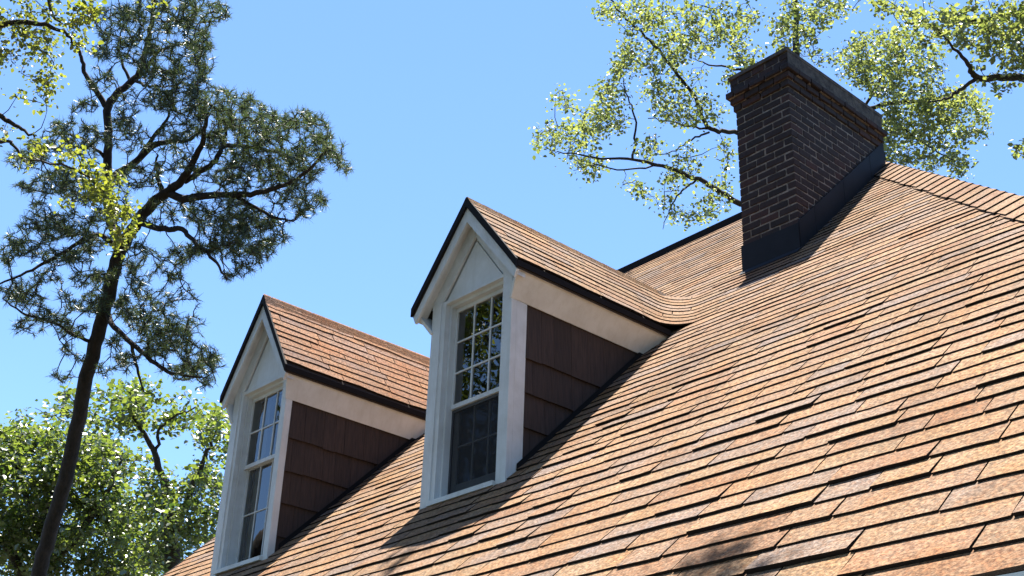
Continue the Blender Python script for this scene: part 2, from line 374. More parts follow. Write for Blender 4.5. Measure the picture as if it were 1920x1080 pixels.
# ---------------- dormer builder
def build_dormer(d, label):
    x0, W, of, oe, he, hr, hf, xc, sl = d.x0, d.W, d.of, d.oe, d.he, d.hr, d.hf, d.xc, d.sl
    T = MB(); xl = x0-W; ti = .10
    # sheathing: two cheek walls and a back wall of the dark window recess
    T.prism([(x0-.06,.05,-.25),(x0-.06,hf+.5,hf+.25),(x0-.06,hf+.5,he-.06),(x0-.06,.05,he-.06)], (.055,0,0))
    T.prism([(xl+.005,.05,-.25),(xl+.005,hf+.5,hf+.25),(xl+.005,hf+.5,he-.06),(xl+.005,.05,he-.06)], (.055,0,0))
    dm = T.build('dormer', M_SHAKE, house); dm['label'] = label
    def B(name, m, *a): return MB().box(*a).build(name, m, dm)
    wn = d.win; wx0, wx1 = x0+wn['x0'], x0+wn['x1']; z0, z1, zm = wn['z0'], wn['z1'], wn['zm']
    # roof deck of the dormer (two slabs)
    for s in (1, -1):
        xe = xc+s*(W/2+oe); yb = hr+.05
        MB().prism([(xc,-of,hr-.028),(xe,-of,he-.028),(xe,he+.02,he-.028),(xc,yb,hr-.028)], (0,0,-.05)).build('roof_deck', M_DECK, dm)
        # white rake board on the front edge and soffit behind it
        tn = math.sqrt(1+sl*sl); bd = .105*tn
        P = [(xc,-of+.004,hr-.083),(xe-s*.0,-of+.004,he-.083),(xe-s*.035,-of+.004,he-.083-.07),(xc,-of+.004,hr-.083-bd)]
        MB().prism(P, (0,.028,0)).build('rake_board', M_WHITE, dm)
        MB().prism([(xc,-of+.033,hr-.085-.05),(xe-s*.02,-of+.033,he-.085-.04),(xe-s*.02,.0,he-.085-.04),(xc,.0,hr-.085-.05)], (0,0,.05)).build('rake_soffit', M_WHITE, dm)
        # black drip edge
        MB().prism([(xc,-of-.022,hr+.012),(xe+s*.012,-of-.022,he+.010),(xe+s*.012,-of-.022,he-.074),(xc,-of-.022,hr-.092)], (0,.025,0)).build('drip_edge', M_DARK, dm)
        MB().prism([(xe-s*.02,-of,he-.002),(xe+s*.014,-of,he+.002),(xe+s*.014,-of,he-.056),(xe-s*.02,-of,he-.056)], (0,he+of-.07,0)).build('drip_edge', M_DARK, dm)
        # sloping frieze / fascia along the eave, from the corner to the main roof
        w0 = x0 if s > 0 else xl; yb0, yb1 = hf-.02, he-.08
        f0 = np.array([w0+s*.022, 0, hf]); f1 = np.array([xe-s*.012, 0, he-.058]); nn = np.array([-s*.03, 0, .012])
        q = [f0, f0+(0,yb0,0), f1+(0,yb1+.02,0), f1+(0,-of+.03,0), f0+(0,-.03,.0)]
        MB().prism(q, nn).build('fascia', M_WHITE, dm)
        # closed end of the eave, under the rake
        if False: MB().prism([(w0-s*.0,-of+.032,hf+.10),(xe-s*.045,-of+.032,he-.085),(w0-s*.15,-of+.032,he-.02),(w0-s*.02,-of+.032,he-.12)], (0,of-.04,0)).build('eave_return', M_WHITE, dm)
    # corner boards, on the front and round the corner
    B('corner_board', M_WHITE, wx1, x0+.018, -.018, .045, -.10, he+.02)
    MB().prism([(x0-.003,.046,-.05),(x0-.003,d.cb+.012,.08),(x0-.003,d.cb+.012,hf),(x0-.003,.046,hf)], (.021,0,0)).build('corner_board', M_WHITE, dm)
    B('corner_board', M_WHITE, xl-.018, xl+.105, -.018, .045, -.10, he+.02)
    MB().prism([(xl-.018,.046,-.05),(xl-.018,.155,.08),(xl-.018,.155,hf),(xl-.018,.046,hf)], (.021,0,0)).build('corner_board', M_WHITE, dm)
    B('window_casing', M_WHITE, xl+.106, wx0, -.006, .045, -.08, he+.02)
    # sill and apron
    B('sill', M_WHITE, xl+.107, wx1-.002, -.05, .06, z0-.055, z0-.012)
    B('apron', M_WHITE, xl+.107, wx1-.002, -.012, .04, z0-.20, z0-.057)
    B('window_head', M_WHITE, wx0-.002, wx1-.002, -.004, .046, z1, he+.02)
    # gable: frieze boards along the slopes and a recessed triangular panel
    gz = he+.021
    def sx(z, s): return xc+s*(hr-.09-z)/sl
    ap = hr-.09
    MB().prism([(sx(gz,-1),.030,gz),(sx(gz,1),.030,gz),(xc,.030,ap)], (0,.03,0)).build('gable_panel', M_WHITE, dm)
    for s in (1,-1):
        wz = .17*math.sqrt(1+sl*sl); xo = sx(gz, s)
        MB().prism([(xc+s*.002,-.012,ap-.01),(sx(gz,s),-.012,gz),(sx(gz+wz,s),-.012,gz) if False else (xc+s*max(.0,(ap-wz-gz)/sl),-.012,gz),(xc+s*.002,-.012,ap-wz)], (0,.0235,0)).build('gable_frieze', M_WHITE, dm)
    iz = gz+.004; ia = ap-.17*math.sqrt(1+sl*sl)-.04
    if ia-iz > .1: MB().prism([(xc-(ia-iz)/sl,.010,iz),(xc+(ia-iz)/sl,.010,iz),(xc,.010,ia)], (0,.019,0)).build('gable_panel', M_WHITE, dm)
    # window: liner, sashes, muntins, panes
    yo = .055
    for a in ((wx0,wx0+.03,.046,.215,z0,z1),(wx1-.03,wx1,.046,.215,z0,z1),(wx0+.031,wx1-.031,.046,.215,z1-.03,z1),(wx0+.031,wx1-.031,.046,.215,z0-.01,z0+.02)):
        B('window_frame', M_WHITE, *a)
    ax0, ax1 = wx0+.032, wx1-.032
    def sash(za, zb, y, cols, rows, mt, rw, br):
        B('sash_rail', M_WHITE, ax0, ax1, y, y+.035, za, za+br); B('sash_rail', M_WHITE, ax0, ax1, y, y+.035, zb-.04, zb)
        B('sash_stile', M_WHITE, ax0, ax0+rw, y+.001, y+.034, za+br, zb-.04); B('sash_stile', M_WHITE, ax1-rw, ax1, y+.001, y+.034, za+br, zb-.04)
        gx0, gx1, ga, gb = ax0+rw, ax1-rw, za+br, zb-.04
        xs = np.linspace(gx0, gx1, cols+1); zs = np.linspace(ga, gb, rows+1); hm = mt/2
        for x in xs[1:-1]: B('muntin', M_WHITE, x-hm, x+hm, y+.006, y+.028, ga, gb)
        for z in zs[1:-1]:
            for i in range(cols): B('muntin', M_WHITE, xs[i]+(hm if i else 0), xs[i+1]-(hm if i < cols-1 else 0), y+.008, y+.026, z-hm, z+hm)
        for i in range(cols):
            for j in range(rows):
                tl = random.uniform(-.0025, .0025)
                MB().add([(xs[i],y+.016+tl,zs[j]),(xs[i+1],y+.016-tl,zs[j]),(xs[i+1],y+.018-tl,zs[j+1]),(xs[i],y+.018+tl,zs[j+1])],[(0,1,2,3)]).build('window_pane', M_GLASS, dm)
    sash(zm-.0, z1-.031, .095, wn['cols'], wn['rows'][0], .016, .026, .042)
    sash(z0+.021, zm+.035, .138, wn['cols'], wn['rows'][1], .012, .032 if not wn['screen'] else .07, .06 if not wn['screen'] else .13)
    if wn['screen']:
        for a in ((ax0,ax0+.018,.115,.131,z0+.021,zm-.004),(ax1-.018,ax1,.115,.131,z0+.021,zm-.004),(ax0+.019,ax1-.019,.115,.131,zm-.03,zm-.004),(ax0+.019,ax1-.019,.115,.131,z0+.021,z0+.045)):
            B('screen_frame', M_SCREENF, *a)
        MB().add([(ax0+.018,.123,z0+.045),(ax1-.018,.123,z0+.045),(ax1-.018,.123,zm-.03),(ax0+.018,.123,zm-.03)],[(0,1,2,3)]).build('window_screen', M_SCREEN, dm)
    else:
        # pale curtain edges hanging inside
        for cx0, cx1 in ((ax0+.03, ax0+.20), (ax1-.16, ax1-.03)):
            c = MB(); n = 14
            V = [(cx0+(cx1-cx0)*i/n, .23+.014*math.sin(i*2.1), z) for z in (z0+.03, z1-.04) for i in range(n+1)]
            c.add(V, [(i,i+1,n+2+i,n+1+i) for i in range(n)]).build('curtain', M_CURT, dm)
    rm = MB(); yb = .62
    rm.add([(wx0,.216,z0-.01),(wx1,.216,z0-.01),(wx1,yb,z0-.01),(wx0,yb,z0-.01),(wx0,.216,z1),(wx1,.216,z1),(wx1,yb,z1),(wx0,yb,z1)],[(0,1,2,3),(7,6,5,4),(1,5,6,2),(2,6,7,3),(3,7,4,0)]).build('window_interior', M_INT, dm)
    # brown wall shakes on both cheeks
    for s in (1,-1):
        xw = x0 if s > 0 else xl; zt = hf+.01; kz = 0
        edges = [d.wz0-i*d.step for i in range(0,6)]
        ztop = zt
        for zb in edges:
            y = d.cb+.015; y -= random.uniform(0,.1); row = kz; kz += 1
            while y < min(ztop, hf)+.02:
                wd = random.choice([.13,.17,.2,.24,.28])*random.uniform(.9,1.1); ya = max(y,d.cb+.014); yb_ = y+wd-.003; y += wd
                if yb_-ya < .02 or ya > ztop: continue
                if s < 0: continue
                dz = random.uniform(-.009,.009); th = random.uniform(.026,.031); o_ = xw-.004
                V = [(o_,ya,zb+dz),(o_+th,ya,zb+dz),(o_+th,yb_,zb+dz),(o_,yb_,zb+dz),(o_,ya,ztop),(o_+.006,ya,ztop),(o_+.006,yb_,ztop),(o_,yb_,ztop)]
                MB().add(V,[(0,3,2,1),(4,5,6,7),(0,1,5,4),(1,2,6,5),(2,3,7,6),(3,0,4,7)]).build('wall_shake', M_SHAKE, dm)
            ztop = zb+.012
        # flashing strip where the cheek meets the roof
        w_ = xw+s*.024
        MB().prism([(w_,.10,.10+.012),(w_,hf+.03,hf+.03+.012),(w_,hf+.03,hf+.03+.075),(w_,.10,.10+.075)],(s*.006,0,0)).build('flashing', M_DARK, dm)
    # left slope covering (faces away from the street side)
    sh = MB(); n = 9; nd = np.array([-sl,0,1])/math.hypot(sl,1)
    for i in range(n):
        za, zb = he+(hr-he)*i/n, he+(hr-he)*(i+1)/n+.02
        xa, xb = xc-(hr-za)/sl, xc-(hr-zb)/sl
        y = -of-.015
        while y < za:
            y2 = min(y+random.uniform(.3,.8), za+.05)
            c = pick_col(PAL); q = [np.array([xa,y+.003,za]),np.array([xa,y2-.003,za]),np.array([min(xb,xc),y2-.003,min(zb,hr)]),np.array([min(xb,xc),y+.003,min(zb,hr)])]
            sh.add([q[0]-nd*.005,q[1]-nd*.005,q[1]+nd*.012,q[0]+nd*.012,q[2]+nd*.002,q[3]+nd*.002],[(0,3,2,1),(3,5,4,2)],c,[0]); y = y2
    o = sh.build('left_slope_shingles', M_SH, dm); o['kind'] = 'stuff'
    # ridge caps
    y = -of-.02; pal = PAL if d is DB else PALA
    cw = .085 if d is DB else .12
    while y < hr-.15:
        y2 = y+.30; c = pick_col(pal); l0, l1 = .011, .006; tn = sl
        V = []
        for yy, lf in ((y,l0),(y2,l1)):
            V += [(xc-cw,yy,hr-cw*tn+lf),(xc-.012,yy,hr+lf),(xc+.012,yy,hr+lf),(xc+cw,yy,hr-cw*tn+lf)]
        V += [(a,b,c_-.022) for a,b,c_ in V[:4]]
        V += [(xc+cw,y2,hr-cw*tn-.014),(xc-cw,y2,hr-cw*tn-.014)]
        MB().add(V,[(0,4,5,1),(1,5,6,2),(2,6,7,3),(8,9,10,11),(8,0,1,9) if False else (3,11,12,7) if False else (8,8+1,9,8)][:3]+[(0,1,5,4),(1,2,6,5),(2,3,7,6),(8,9,1,0),(9,10,2,1),(10,11,3,2),(11,12,7,3),(8,0,4,13)],c).build('ridge_cap', M_SH, dm)
        y += .205 if d is DB else .25
    return dm
dB = build_dormer(DB, 'nearer dormer, with a dark insect screen over its lower sash')
dA = build_dormer(DA, 'farther dormer, with orange brown shingles')

# ---------------- lay the shingles: largest in the picture as single pieces, the rest joined
by = {'roof': [], 'A': [], 'B': []}
for it in SHIN: by[it[1]].append(it)
PARENT = {'roof': roof, 'A': dA, 'B': dB}
for key, L_ in by.items():
    L_.sort(key=lambda t: -t[2]); rest = MB()
    for i, (mb, _, sc) in enumerate(L_):
        if key == 'A':
            mb.c = [pick_col(PALA)]*len(mb.c)
        if i < (300 if key == 'roof' else 220) and sc > 60: mb.build('shingle', M_SH, PARENT[key])
        else: rest.add(mb.v, mb.f, mb.c[0], mb.b)
    if rest.v:
        o = rest.build('shingle_field', M_SH, PARENT[key]); o['kind'] = 'stuff'
# hip caps
nh = 0; tpar = 0.0; hd = np.array([1,-HK,-HK]); hd = hd/np.linalg.norm(hd); P0 = np.array([HX,RY,RY])
sideN = np.array([HK,0,1.]); sideN /= np.linalg.norm(sideN)
inmain = np.cross(hd, N_MAIN); inmain /= np.linalg.norm(inmain)
if inmain[0] > 0: inmain = -inmain
inside = np.cross(hd, sideN); inside /= np.linalg.norm(inside)
if inside[1] < 0: inside = -inside
Ltot = np.linalg.norm(np.array([XE,EY,EY])-P0); s = Ltot; WC = .235
upn = N_MAIN+sideN; upn /= np.linalg.norm(upn)
while s > -.1:
    s0, s1 = s, s-.36; V = []; c = pick_col(PAL[:3]+PAL[5:]); sk_ = random.uniform(-.012,.012)
    for ss_, lf in ((s0,.030),(s1,.012)):
        P = P0+hd*ss_
        V += [P+inmain*(WC+sk_)+N_MAIN*lf, P+inmain*.03+N_MAIN*(lf+.004), P+upn*(lf+.006), P+inside*.03+sideN*(lf+.004), P+inside*WC+sideN*lf]
    nb = len(V)
    V += [p-upn*.026 for p in V[:5]]; V += [V[5]-N_MAIN*.012]
    MB().add(V, [(i,i+1,i+6,i+5) for i in range(4)]+[(10+i,11+i,1+i,i) for i in range(4)]+[(10,0,5,15)], c, [4,5,6,7,8]).build('hip_cap', M_SH, roof)
    s -= .245

# shingles of the hip end (the slope round the corner)
hs = MB()
for k in range(len(levels)-1):
    za, zb = levels[k], levels[k+1]+.02
    if zb > RY: break
    y = za; ye = 2*RY-za; xa, xb = HX+(RY-za)/HK, HX+(RY-zb)/HK
    while y < ye-.05:
        y2 = min(y+random.uniform(.34,.95), ye); c = pick_col(PAL); h = random.uniform(.012,.02)
        ya_, yb_ = max(y, za), min(y2, ye)
        P_ = [np.array([xa,ya_+.005,za]),np.array([xa,yb_-.005,za]),np.array([xb,min(max(yb_-.005,zb),2*RY-zb),zb]),np.array([xb,max(min(ya_+.005,2*RY-zb),zb),zb])]
        hs.add([P_[0]-sideN*.006,P_[1]-sideN*.006,P_[1]+sideN*h,P_[0]+sideN*h,P_[2]+sideN*.001,P_[3]+sideN*.001],[(0,1,2,3),(3,2,4,5)],c,[0]); y = y2
o = hs.build('hip_slope_shingles', M_SH, roof); o['kind'] = 'stuff'

# ---------------- chimney
CX0, CX1, CY0, CY1 = .283, 1.0, 3.0, 4.742
core = MB(); core.box(CX0+.006, CX1-.006, CY0+.006, CY1-.006, 2.7, 5.4)
CORB = ((.018,.076),(.040,.076),(.075,.068),(.035,.076),(.035,.076)); NR = 23; zq = 2.92+NR*.092
for o_, h in CORB:
    q_ = .007 if o_ == .035 else .022; core.box(CX0-o_+q_, CX1+o_-q_, CY0-o_+q_, CY1+o_-q_, zq-.002, zq+h+.0005); zq += h+.010
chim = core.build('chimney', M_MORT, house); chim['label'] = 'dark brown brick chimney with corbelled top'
def brick_mesh(lx, ly, lz):
    c = .007; V = []; Fq = []
    def ring(x, y, z): return [(-x,-y,z),(x,-y,z),(x,y,z),(-x,y,z)]
    X, Y, Z = lx/2, ly/2, lz/2
    j = lambda: random.uniform(-.0025,.0025)
    for rr in (ring(X-c,Y-c,-Z), ring(X,Y,-Z+c), ring(X,Y,Z-c), ring(X-c,Y-c,Z)): V += [(a+j(),b+j(),d_+j()) for a,b,d_ in rr]
    Fq = [(3,2,1,0),(12,13,14,15)]
    for r_ in range(3):
        for i in range(4): Fq.append((r_*4+i, r_*4+(i+1)%4, r_*4+4+(i+1)%4, r_*4+4+i))
    return MB().add(V, Fq).mesh('brick', M_BRICK)
BH, JT = .092, .016
BM = {}
def put_brick(cx, cy, cz, lx, ly, lz, hidden):
    if hidden: HID.append((cx,cy,cz,lx,ly,lz)); return
    key = (round(lx,2), round(ly,2), round(lz,3), random.randint(0,1))
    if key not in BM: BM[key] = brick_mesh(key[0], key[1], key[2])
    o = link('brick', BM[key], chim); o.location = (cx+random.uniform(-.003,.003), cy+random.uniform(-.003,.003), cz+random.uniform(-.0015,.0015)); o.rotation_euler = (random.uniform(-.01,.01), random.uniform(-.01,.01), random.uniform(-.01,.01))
HID = []
def brick_row(z, h, off, i):
    x0, x1, y0, y1 = CX0-off, CX1+off, CY0-off, CY1+off; wd = .10; zc = z+h/2
    def run(a, b):      # split a..b into bricks
        n = max(1, round((b-a+JT)/.222)); return [(a+(b-a+JT)*q/n, a+(b-a+JT)*(q+1)/n-JT) for q in range(n)]
    alt = i % 2
    # corners: on even rows the front row runs through, on odd rows the side row does
    fx0, fx1 = (x0, x1) if alt == 0 else (x0+wd+JT, x1-wd-JT)
    sy0, sy1 = (y0+wd+JT, y1-wd-JT) if alt == 0 else (y0, y1)
    for yy, hid in ((y0, False), (y1-wd, True)):
        for a, b in run(fx0, fx1):
            if z+h < yy-.05 and not hid: continue
            put_brick((a+b)/2, yy+wd/2, zc, b-a, wd, h, hid)
    for xx, hid in ((x1-wd, False), (x0, True)):
        for a, b in run(sy0, sy1):
            if z+h < a-.02: continue
            put_brick(xx+wd/2, (a+b)/2, zc, wd, b-a, h, hid)
z = 2.92; i = 0
while i < NR:
    brick_row(z, BH-.013, 0, i); z += BH; i += 1
zc = z
for off, h in CORB:
    brick_row(zc, h, off, i); zc += h+.010; i += 1
hm = MB()
for cx,cy,cz,lx,ly,lz in HID: hm.box(cx-lx/2,cx+lx/2,cy-ly/2,cy+ly/2,cz-lz/2,cz+lz/2)
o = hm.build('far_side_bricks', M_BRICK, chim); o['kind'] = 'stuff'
cr = MB(); o_ = .05; nx = 8
cr.prism([(CX0-o_,CY0-o_,zc),(CX1+o_,CY0-o_,zc),(CX1+o_,CY1+o_,zc),(CX0-o_,CY1+o_,zc)],(0,0,.045))
cr.box(CX0+.06,CX1-.06,CY0+.06,CY1-.06,zc+.045,zc+.075)
cr.box(CX1+.036,CX1+.046,CY0-.03,CY1+.03,zc-.165,zc-.001)
cr.build('chimney_crown', M_CONC, chim)
# flashing
MB().box(CX0-.012,CX1+.012,CY0-.022,CY0-.004,2.80,3.30).build('flashing', M_FLASH, chim)
MB().prism([(CX0-.01,CY0-.10,CY0-.10+.022),(CX1+.03,CY0-.10,CY0-.10+.022),(CX1+.03,CY0-.01,CY0-.01+.024),(CX0-.01,CY0-.01,CY0-.01+.024)],(0,0,.006)).build('flashing', M_FLASH, chim)
for q in range(6):
    ya = CY0-.012+q*.296; yb = ya+.33; th = .006+.002*(q % 2)
    MB().prism([(CX1+.006,ya,ya-.02),(CX1+.006,yb,yb-.02),(CX1+.006,yb,yb+.34),(CX1+.006,ya,ya+.34)],(th+.006,0,0)).build('flashing', M_FLASH, chim)
    MB().prism([(CX0-.016,ya,ya-.02),(CX0-.016,yb,yb-.02),(CX0-.016,yb,yb+.30),(CX0-.016,ya,ya+.30)],(.010,0,0)).build('flashing', M_FLASH, chim)

# ================================================================== TREES
def smooth_line(P, n_per=5, jit=.0):
    P = np.array(P, float); out = []
    Q = np.vstack([2*P[0]-P[1], P, 2*P[-1]-P[-2]])
    for i in range(1, len(Q)-2):
        for t in np.linspace(0, 1, n_per, endpoint=False):
            a, b, c, d_ = Q[i-1], Q[i], Q[i+1], Q[i+2]
            out.append(.5*((2*b)+(-a+c)*t+(2*a-5*b+4*c-d_)*t*t+(-a+3*b-3*c+d_)*t**3))
    out.append(P[-1]); out = np.array(out)
    if jit: out[1:-1, :3] += rng.normal(0, jit, (len(out)-2, 3))
    return out
def skeleton(lines, jit=.02, rs=1.0, rt=1.0):
    """lines: list of [(px,py,depth,radius)...] -> list of arrays (x,y,z,r)"""
    res = []
    for ln in lines:
        P = [(*at(a, b, c), r*(rs if res else rt)) for a, b, c, r in ln]; res.append(smooth_line(P, 5, jit))
    return res
def to_ground(sk_line, px_lean=0):
    """continue the first point of a trunk straight down to the lawn"""
    p = sk_line[0]; d = sk_line[0][:3]-sk_line[3][:3]; d = d/np.linalg.norm(d)
    n = 7; h = p[2]-GZ+.15; rows = []
    for i in range(n):
        t = 1-i/n; z = p[2]-h*t; k = min(abs(h*t/ max(.3, abs(d[2]))), 3.0)
        rows.append([p[0]+d[0]*k*.7, p[1]+d[1]*k*.7, z, p[3]*(1+.35*t)*(1.35 if i == 0 else 1)])
    return np.vstack([np.array(rows), sk_line])
def clusters(blobs):
    """blobs: (px,py,rx,ry,depth,depth_spread,count) -> points"""
    C = []
    for px, py, rx, ry, dp, ds, n in blobs:
        a = rng.uniform(0, 2*math.pi, n); r = np.sqrt(rng.uniform(0, 1, n)); dd = dp+rng.uniform(-ds, ds, n)*np.sqrt(1-.8*r*r)
        for k in range(n): C.append(at(px+rx*r[k]*math.cos(a[k]), py+ry*r[k]*math.sin(a[k]), dd[k]))
    return np.array(C)
def grow(mb, sk_lines, C, r_tip, r_max, maxlen=1e9, sag=.12, cut=0):
    """join every cluster centre to the nearest wood; returns centres and twig directions"""
    nodes = np.vstack([s_[cut:, :3] if i == 0 else s_[:, :3] for i, s_ in enumerate(sk_lines)]); 
    dist = np.array([np.min(np.sum((nodes-c)**2, 1)) for c in C]); order = np.argsort(dist)
    N = np.empty((len(nodes)+len(C)*3, 3)); N[:len(nodes)] = nodes; n = len(nodes); dirs = np.zeros((len(C), 3)); TW = np.zeros((len(C), 4, 3))
    for i in order:
        c = C[i]; j = int(np.argmin(np.sum((N[:n]-c)**2, 1))); a = N[j].copy(); v = c-a; L_ = np.linalg.norm(v)
        side = rng.normal(0, 1, 3); side -= v*(side@v)/(L_*L_+1e-9); side /= np.linalg.norm(side)+1e-9
        m1 = a+v*.35+side*L_*sag; m2 = a+v*.7+side*L_*sag*.6+np.array([0,0,.05*L_]); 
        rb = min(r_max, r_tip+.010*L_)
        mb.tube([a, m1, m2, c], [rb, rb*.75+r_tip*.2, rb*.4+r_tip*.5, r_tip], 4)
        N[n] = m1; N[n+1] = m2; N[n+2] = c; n += 3; dirs[i] = (c-m2)/(np.linalg.norm(c-m2)+1e-9)
        TW[i] = (a, m1, m2, c)
    return dirs, TW
def leaves(C, per, spread, size, asp=.72, upbias=.8, TW=None):
    n = len(C)*per
    if TW is None: mid = np.repeat(C, per, 0)
    else:           # along the twig, thickest towards its end
        T_ = np.repeat(TW, per, 0); ln_ = np.linalg.norm(T_[:, 3]-T_[:, 0], axis=1); t_ = 1-rng.uniform(0, 1, n)**1.3*np.clip(.55/np.maximum(ln_, .01), .0, .85)
        k_ = np.minimum((t_*3).astype(int), 2); f_ = (t_*3-k_)[:, None]; ar = np.arange(n)
        mid = T_[ar, k_]*(1-f_)+T_[ar, k_+1]*f_
    szc = np.repeat(rng.uniform(.75, 1.2, len(C)), per)
    base = mid+rng.normal(0, 1, (n, 3))*np.array([spread, spread, spread*.75])
    nrm = rng.normal(0, 1, (n, 3)); nrm[:, 2] += upbias*2; nrm /= np.linalg.norm(nrm, axis=1)[:, None]
    ax = rng.normal(0, 1, (n, 3)); ax[:, 2] -= .5; ax -= nrm*np.sum(ax*nrm, 1)[:, None]; ax /= np.linalg.norm(ax, axis=1)[:, None]
    sd = np.cross(nrm, ax); s_ = size*(szc*rng.uniform(.6, 1.25, n))[:, None]; wv = s_*asp*.5
    up = nrm*s_*rng.uniform(.04, .16, n)[:, None]
    V = np.stack([base, base+ax*s_*.38+sd*wv+up, base+ax*s_*1.0-up*.8, base+ax*s_*.38-sd*wv+up, base+ax*s_*.75+sd*wv*.72+up*.5, base+ax*s_*.75-sd*wv*.72+up*.5], 1)
    o = (np.arange(n)*6)[:, None]
    Fc = np.concatenate([o+np.array([[0,1,4,2]]), o+np.array([[0,2,5,3]])], 1).reshape(-1, 4)
    return V.reshape(-1, 3), Fc
def needles(C, dirs, per, length, width):
    n = len(C)*per; base = np.repeat(C, per, 0); dd = np.repeat(dirs, per, 0)
    v = rng.normal(0, 1, (n, 3)); v /= np.linalg.norm(v, axis=1)[:, None]
    v = v+dd*.75+np.array([0, 0, .18]); v /= np.linalg.norm(v, axis=1)[:, None]
    back = rng.uniform(0, .16, n)[:, None]; base = base-dd*back
    L_ = length*(np.repeat(rng.uniform(.55, 1.2, len(C)), per)*rng.uniform(.6, 1.15, n))[:, None]
    sd = np.cross(v, rng.normal(0, 1, (n, 3))); sd /= np.linalg.norm(sd, axis=1)[:, None]
    V = np.stack([base-sd*width, base+sd*width, base+v*L_*.6+sd*width*.9+np.array([0,0,-.004]), base+v*L_+np.array([0,0,-.012])], 1).reshape(-1, 3)
    o = (np.arange(n)*4)[:, None]; return V, (o+np.array([[0,1,2,3]])).reshape(-1, 4)
def make_tree(name, label, sk_lines, C, bark, leaf_m, kind, group=None, r_tip=.006, r_max=.03, per=16, spread=.2, size=.1, trunk_sides=10, ground=True, sag=.12, ncut=0, extra=None):
    if ground: sk_lines[0] = to_ground(sk_lines[0])
    b = sk_lines[0][0]; t = thing(name, (b[0], b[1], GZ), label, 'tree', group)
    tm = MB(); tm.tube(sk_lines[0][:, :3], sk_lines[0][:, 3], trunk_sides); trunk = tm.build('trunk', bark, t, True)
    for s_ in sk_lines[1:]: MB().tube(s_[:, :3], s_[:, 3], 7).build('limb', bark, t, True)
    tw = MB(); dirs, TW = grow(tw, sk_lines, C, r_tip, r_max, sag=sag, cut=ncut)
    cr_ = bulk('crown', *((leaves(C, per, spread, size, TW=TW)) if kind == 'leaf' else needles(C, dirs, per, spread, size)), leaf_m, t)
    cr_['kind'] = 'stuff'
    if extra: 
        ex = bulk('bright_leaves', *leaves(extra[0], extra[1], *(extra[3:] or (spread, size))), extra[2], t); ex['kind'] = 'stuff'
    o = tw.build('twigs', bark, t); o['kind'] = 'stuff'
    return t

# ---- pine on the left
PD = 23.0
pl = [
 [(66,1110,PD,.185),(82,1040,PD,.18),(108,950,PD,.178),(132,860,PD,.175),(158,730,PD,.172),(184,630,PD,.166),(208,540,PD,.16),(222,480,PD,.155),(243,438,PD,.145),(270,400,PD,.135),(303,368,PD-.1,.125),(335,345,PD-.3,.10),(360,310,PD-.6,.08),(380,262,PD-1,.06),(388,215,PD-1.3,.04)],
 [(226,470,PD,.11),(212,420,PD+.5,.105),(204,370,PD+.8,.10),(202,320,PD+.9,.095),(203,260,PD+.9,.09),(203,200,PD+1,.085),(232,165,PD+1.1,.075),(262,135,PD+1.1,.07),(273,95,PD+1.2,.06),(284,45,PD+1.3,.05),(290,-15,PD+1.3,.04)],
 [(203,203,PD+1,.07),(180,170,PD+1,.06),(162,140,PD+1,.05),(152,108,PD+1,.04),(145,85,PD+1,.03)],
 [(175,158,PD+1,.022),(200,140,PD+1,.018),(210,122,PD+1,.008)],[(188,142,PD+1,.015),(184,115,PD+1,.007)],
 [(205,335,PD+.9,.08),(245,310,PD+.9,.075),(285,275,PD+.8,.065),(320,265,PD+.8,.05),(355,262,PD+.6,.035),(380,240,PD+.5,.02)],
 [(255,302,PD+.9,.05),(285,262,PD+1,.045),(312,225,PD+1,.03),(330,190,PD+1,.02)],
 [(272,130,PD+1.1,.045),(300,95,PD+1,.035),(345,82,PD+1,.03),(385,78,PD+.9,.02)],
 [(245,155,PD+1.1,.04),(230,120,PD+1.2,.03),(222,80,PD+1.2,.02),(235,40,PD+1.2,.012)],
 [(250,150,PD+1.1,.04),(275,160,PD+.9,.03),(310,162,PD+.8,.02),(345,165,PD+.8,.012)],
 [(315,360,PD-.1,.085),(345,372,PD-.4,.08),(375,368,PD-.6,.075),(430,365,PD-.9,.06),(480,362,PD-1.1,.055),(525,350,PD-1.3,.045),(565,330,PD-1.5,.035),(595,300,PD-1.6,.025),(615,275,PD-1.7,.014)],
 [(440,365,PD-.9,.04),(480,390,PD-1.1,.032),(520,408,PD-1.2,.025),(550,415,PD-1.3,.014)],
 [(345,340,PD-.3,.07),(375,322,PD-.3,.062),(405,302,PD-.2,.055),(418,275,PD-.1,.05),(450,273,PD,.042),(495,280,PD,.032),(540,290,PD,.018)],
 [(415,280,PD-.1,.035),(428,235,PD,.028),(445,205,PD+.2,.016)],
 [(310,372,PD,.06),(300,345,PD+.1,.05),(292,310,PD+.2,.03),(296,290,PD+.2,.02)],
 [(260,418,PD,.065),(300,428,PD-.5,.06),(340,432,PD-.9,.05),(368,455,PD-1.2,.04),(400,485,PD-1.5,.03),(425,525,PD-1.7,.016)],
 [(225,470,PD,.05),(185,440,PD-.4,.045),(145,455,PD-.7,.04),(100,485,PD-1,.034),(50,510,PD-1.3,.026),(0,532,PD-1.6,.018)],
 [(200,585,PD,.06),(215,612,PD-.5,.055),(255,650,PD-.9,.048),(300,690,PD-1.2,.04),(335,702,PD-1.4,.028),(380,708,PD-1.5,.014)],
 [(247,645,PD-.9,.038),(255,680,PD-.9,.032),(270,735,PD-1,.015)],
 [(170,640,PD,.04),(140,628,PD-.4,.034),(100,605,PD-.7,.028),(50,590,PD-1,.022),(5,560,PD-1.2,.012)],
 [(200,300,PD+.9,.04),(165,268,PD+.7,.032),(125,250,PD+.6,.024),(85,245,PD+.5,.012)],
]
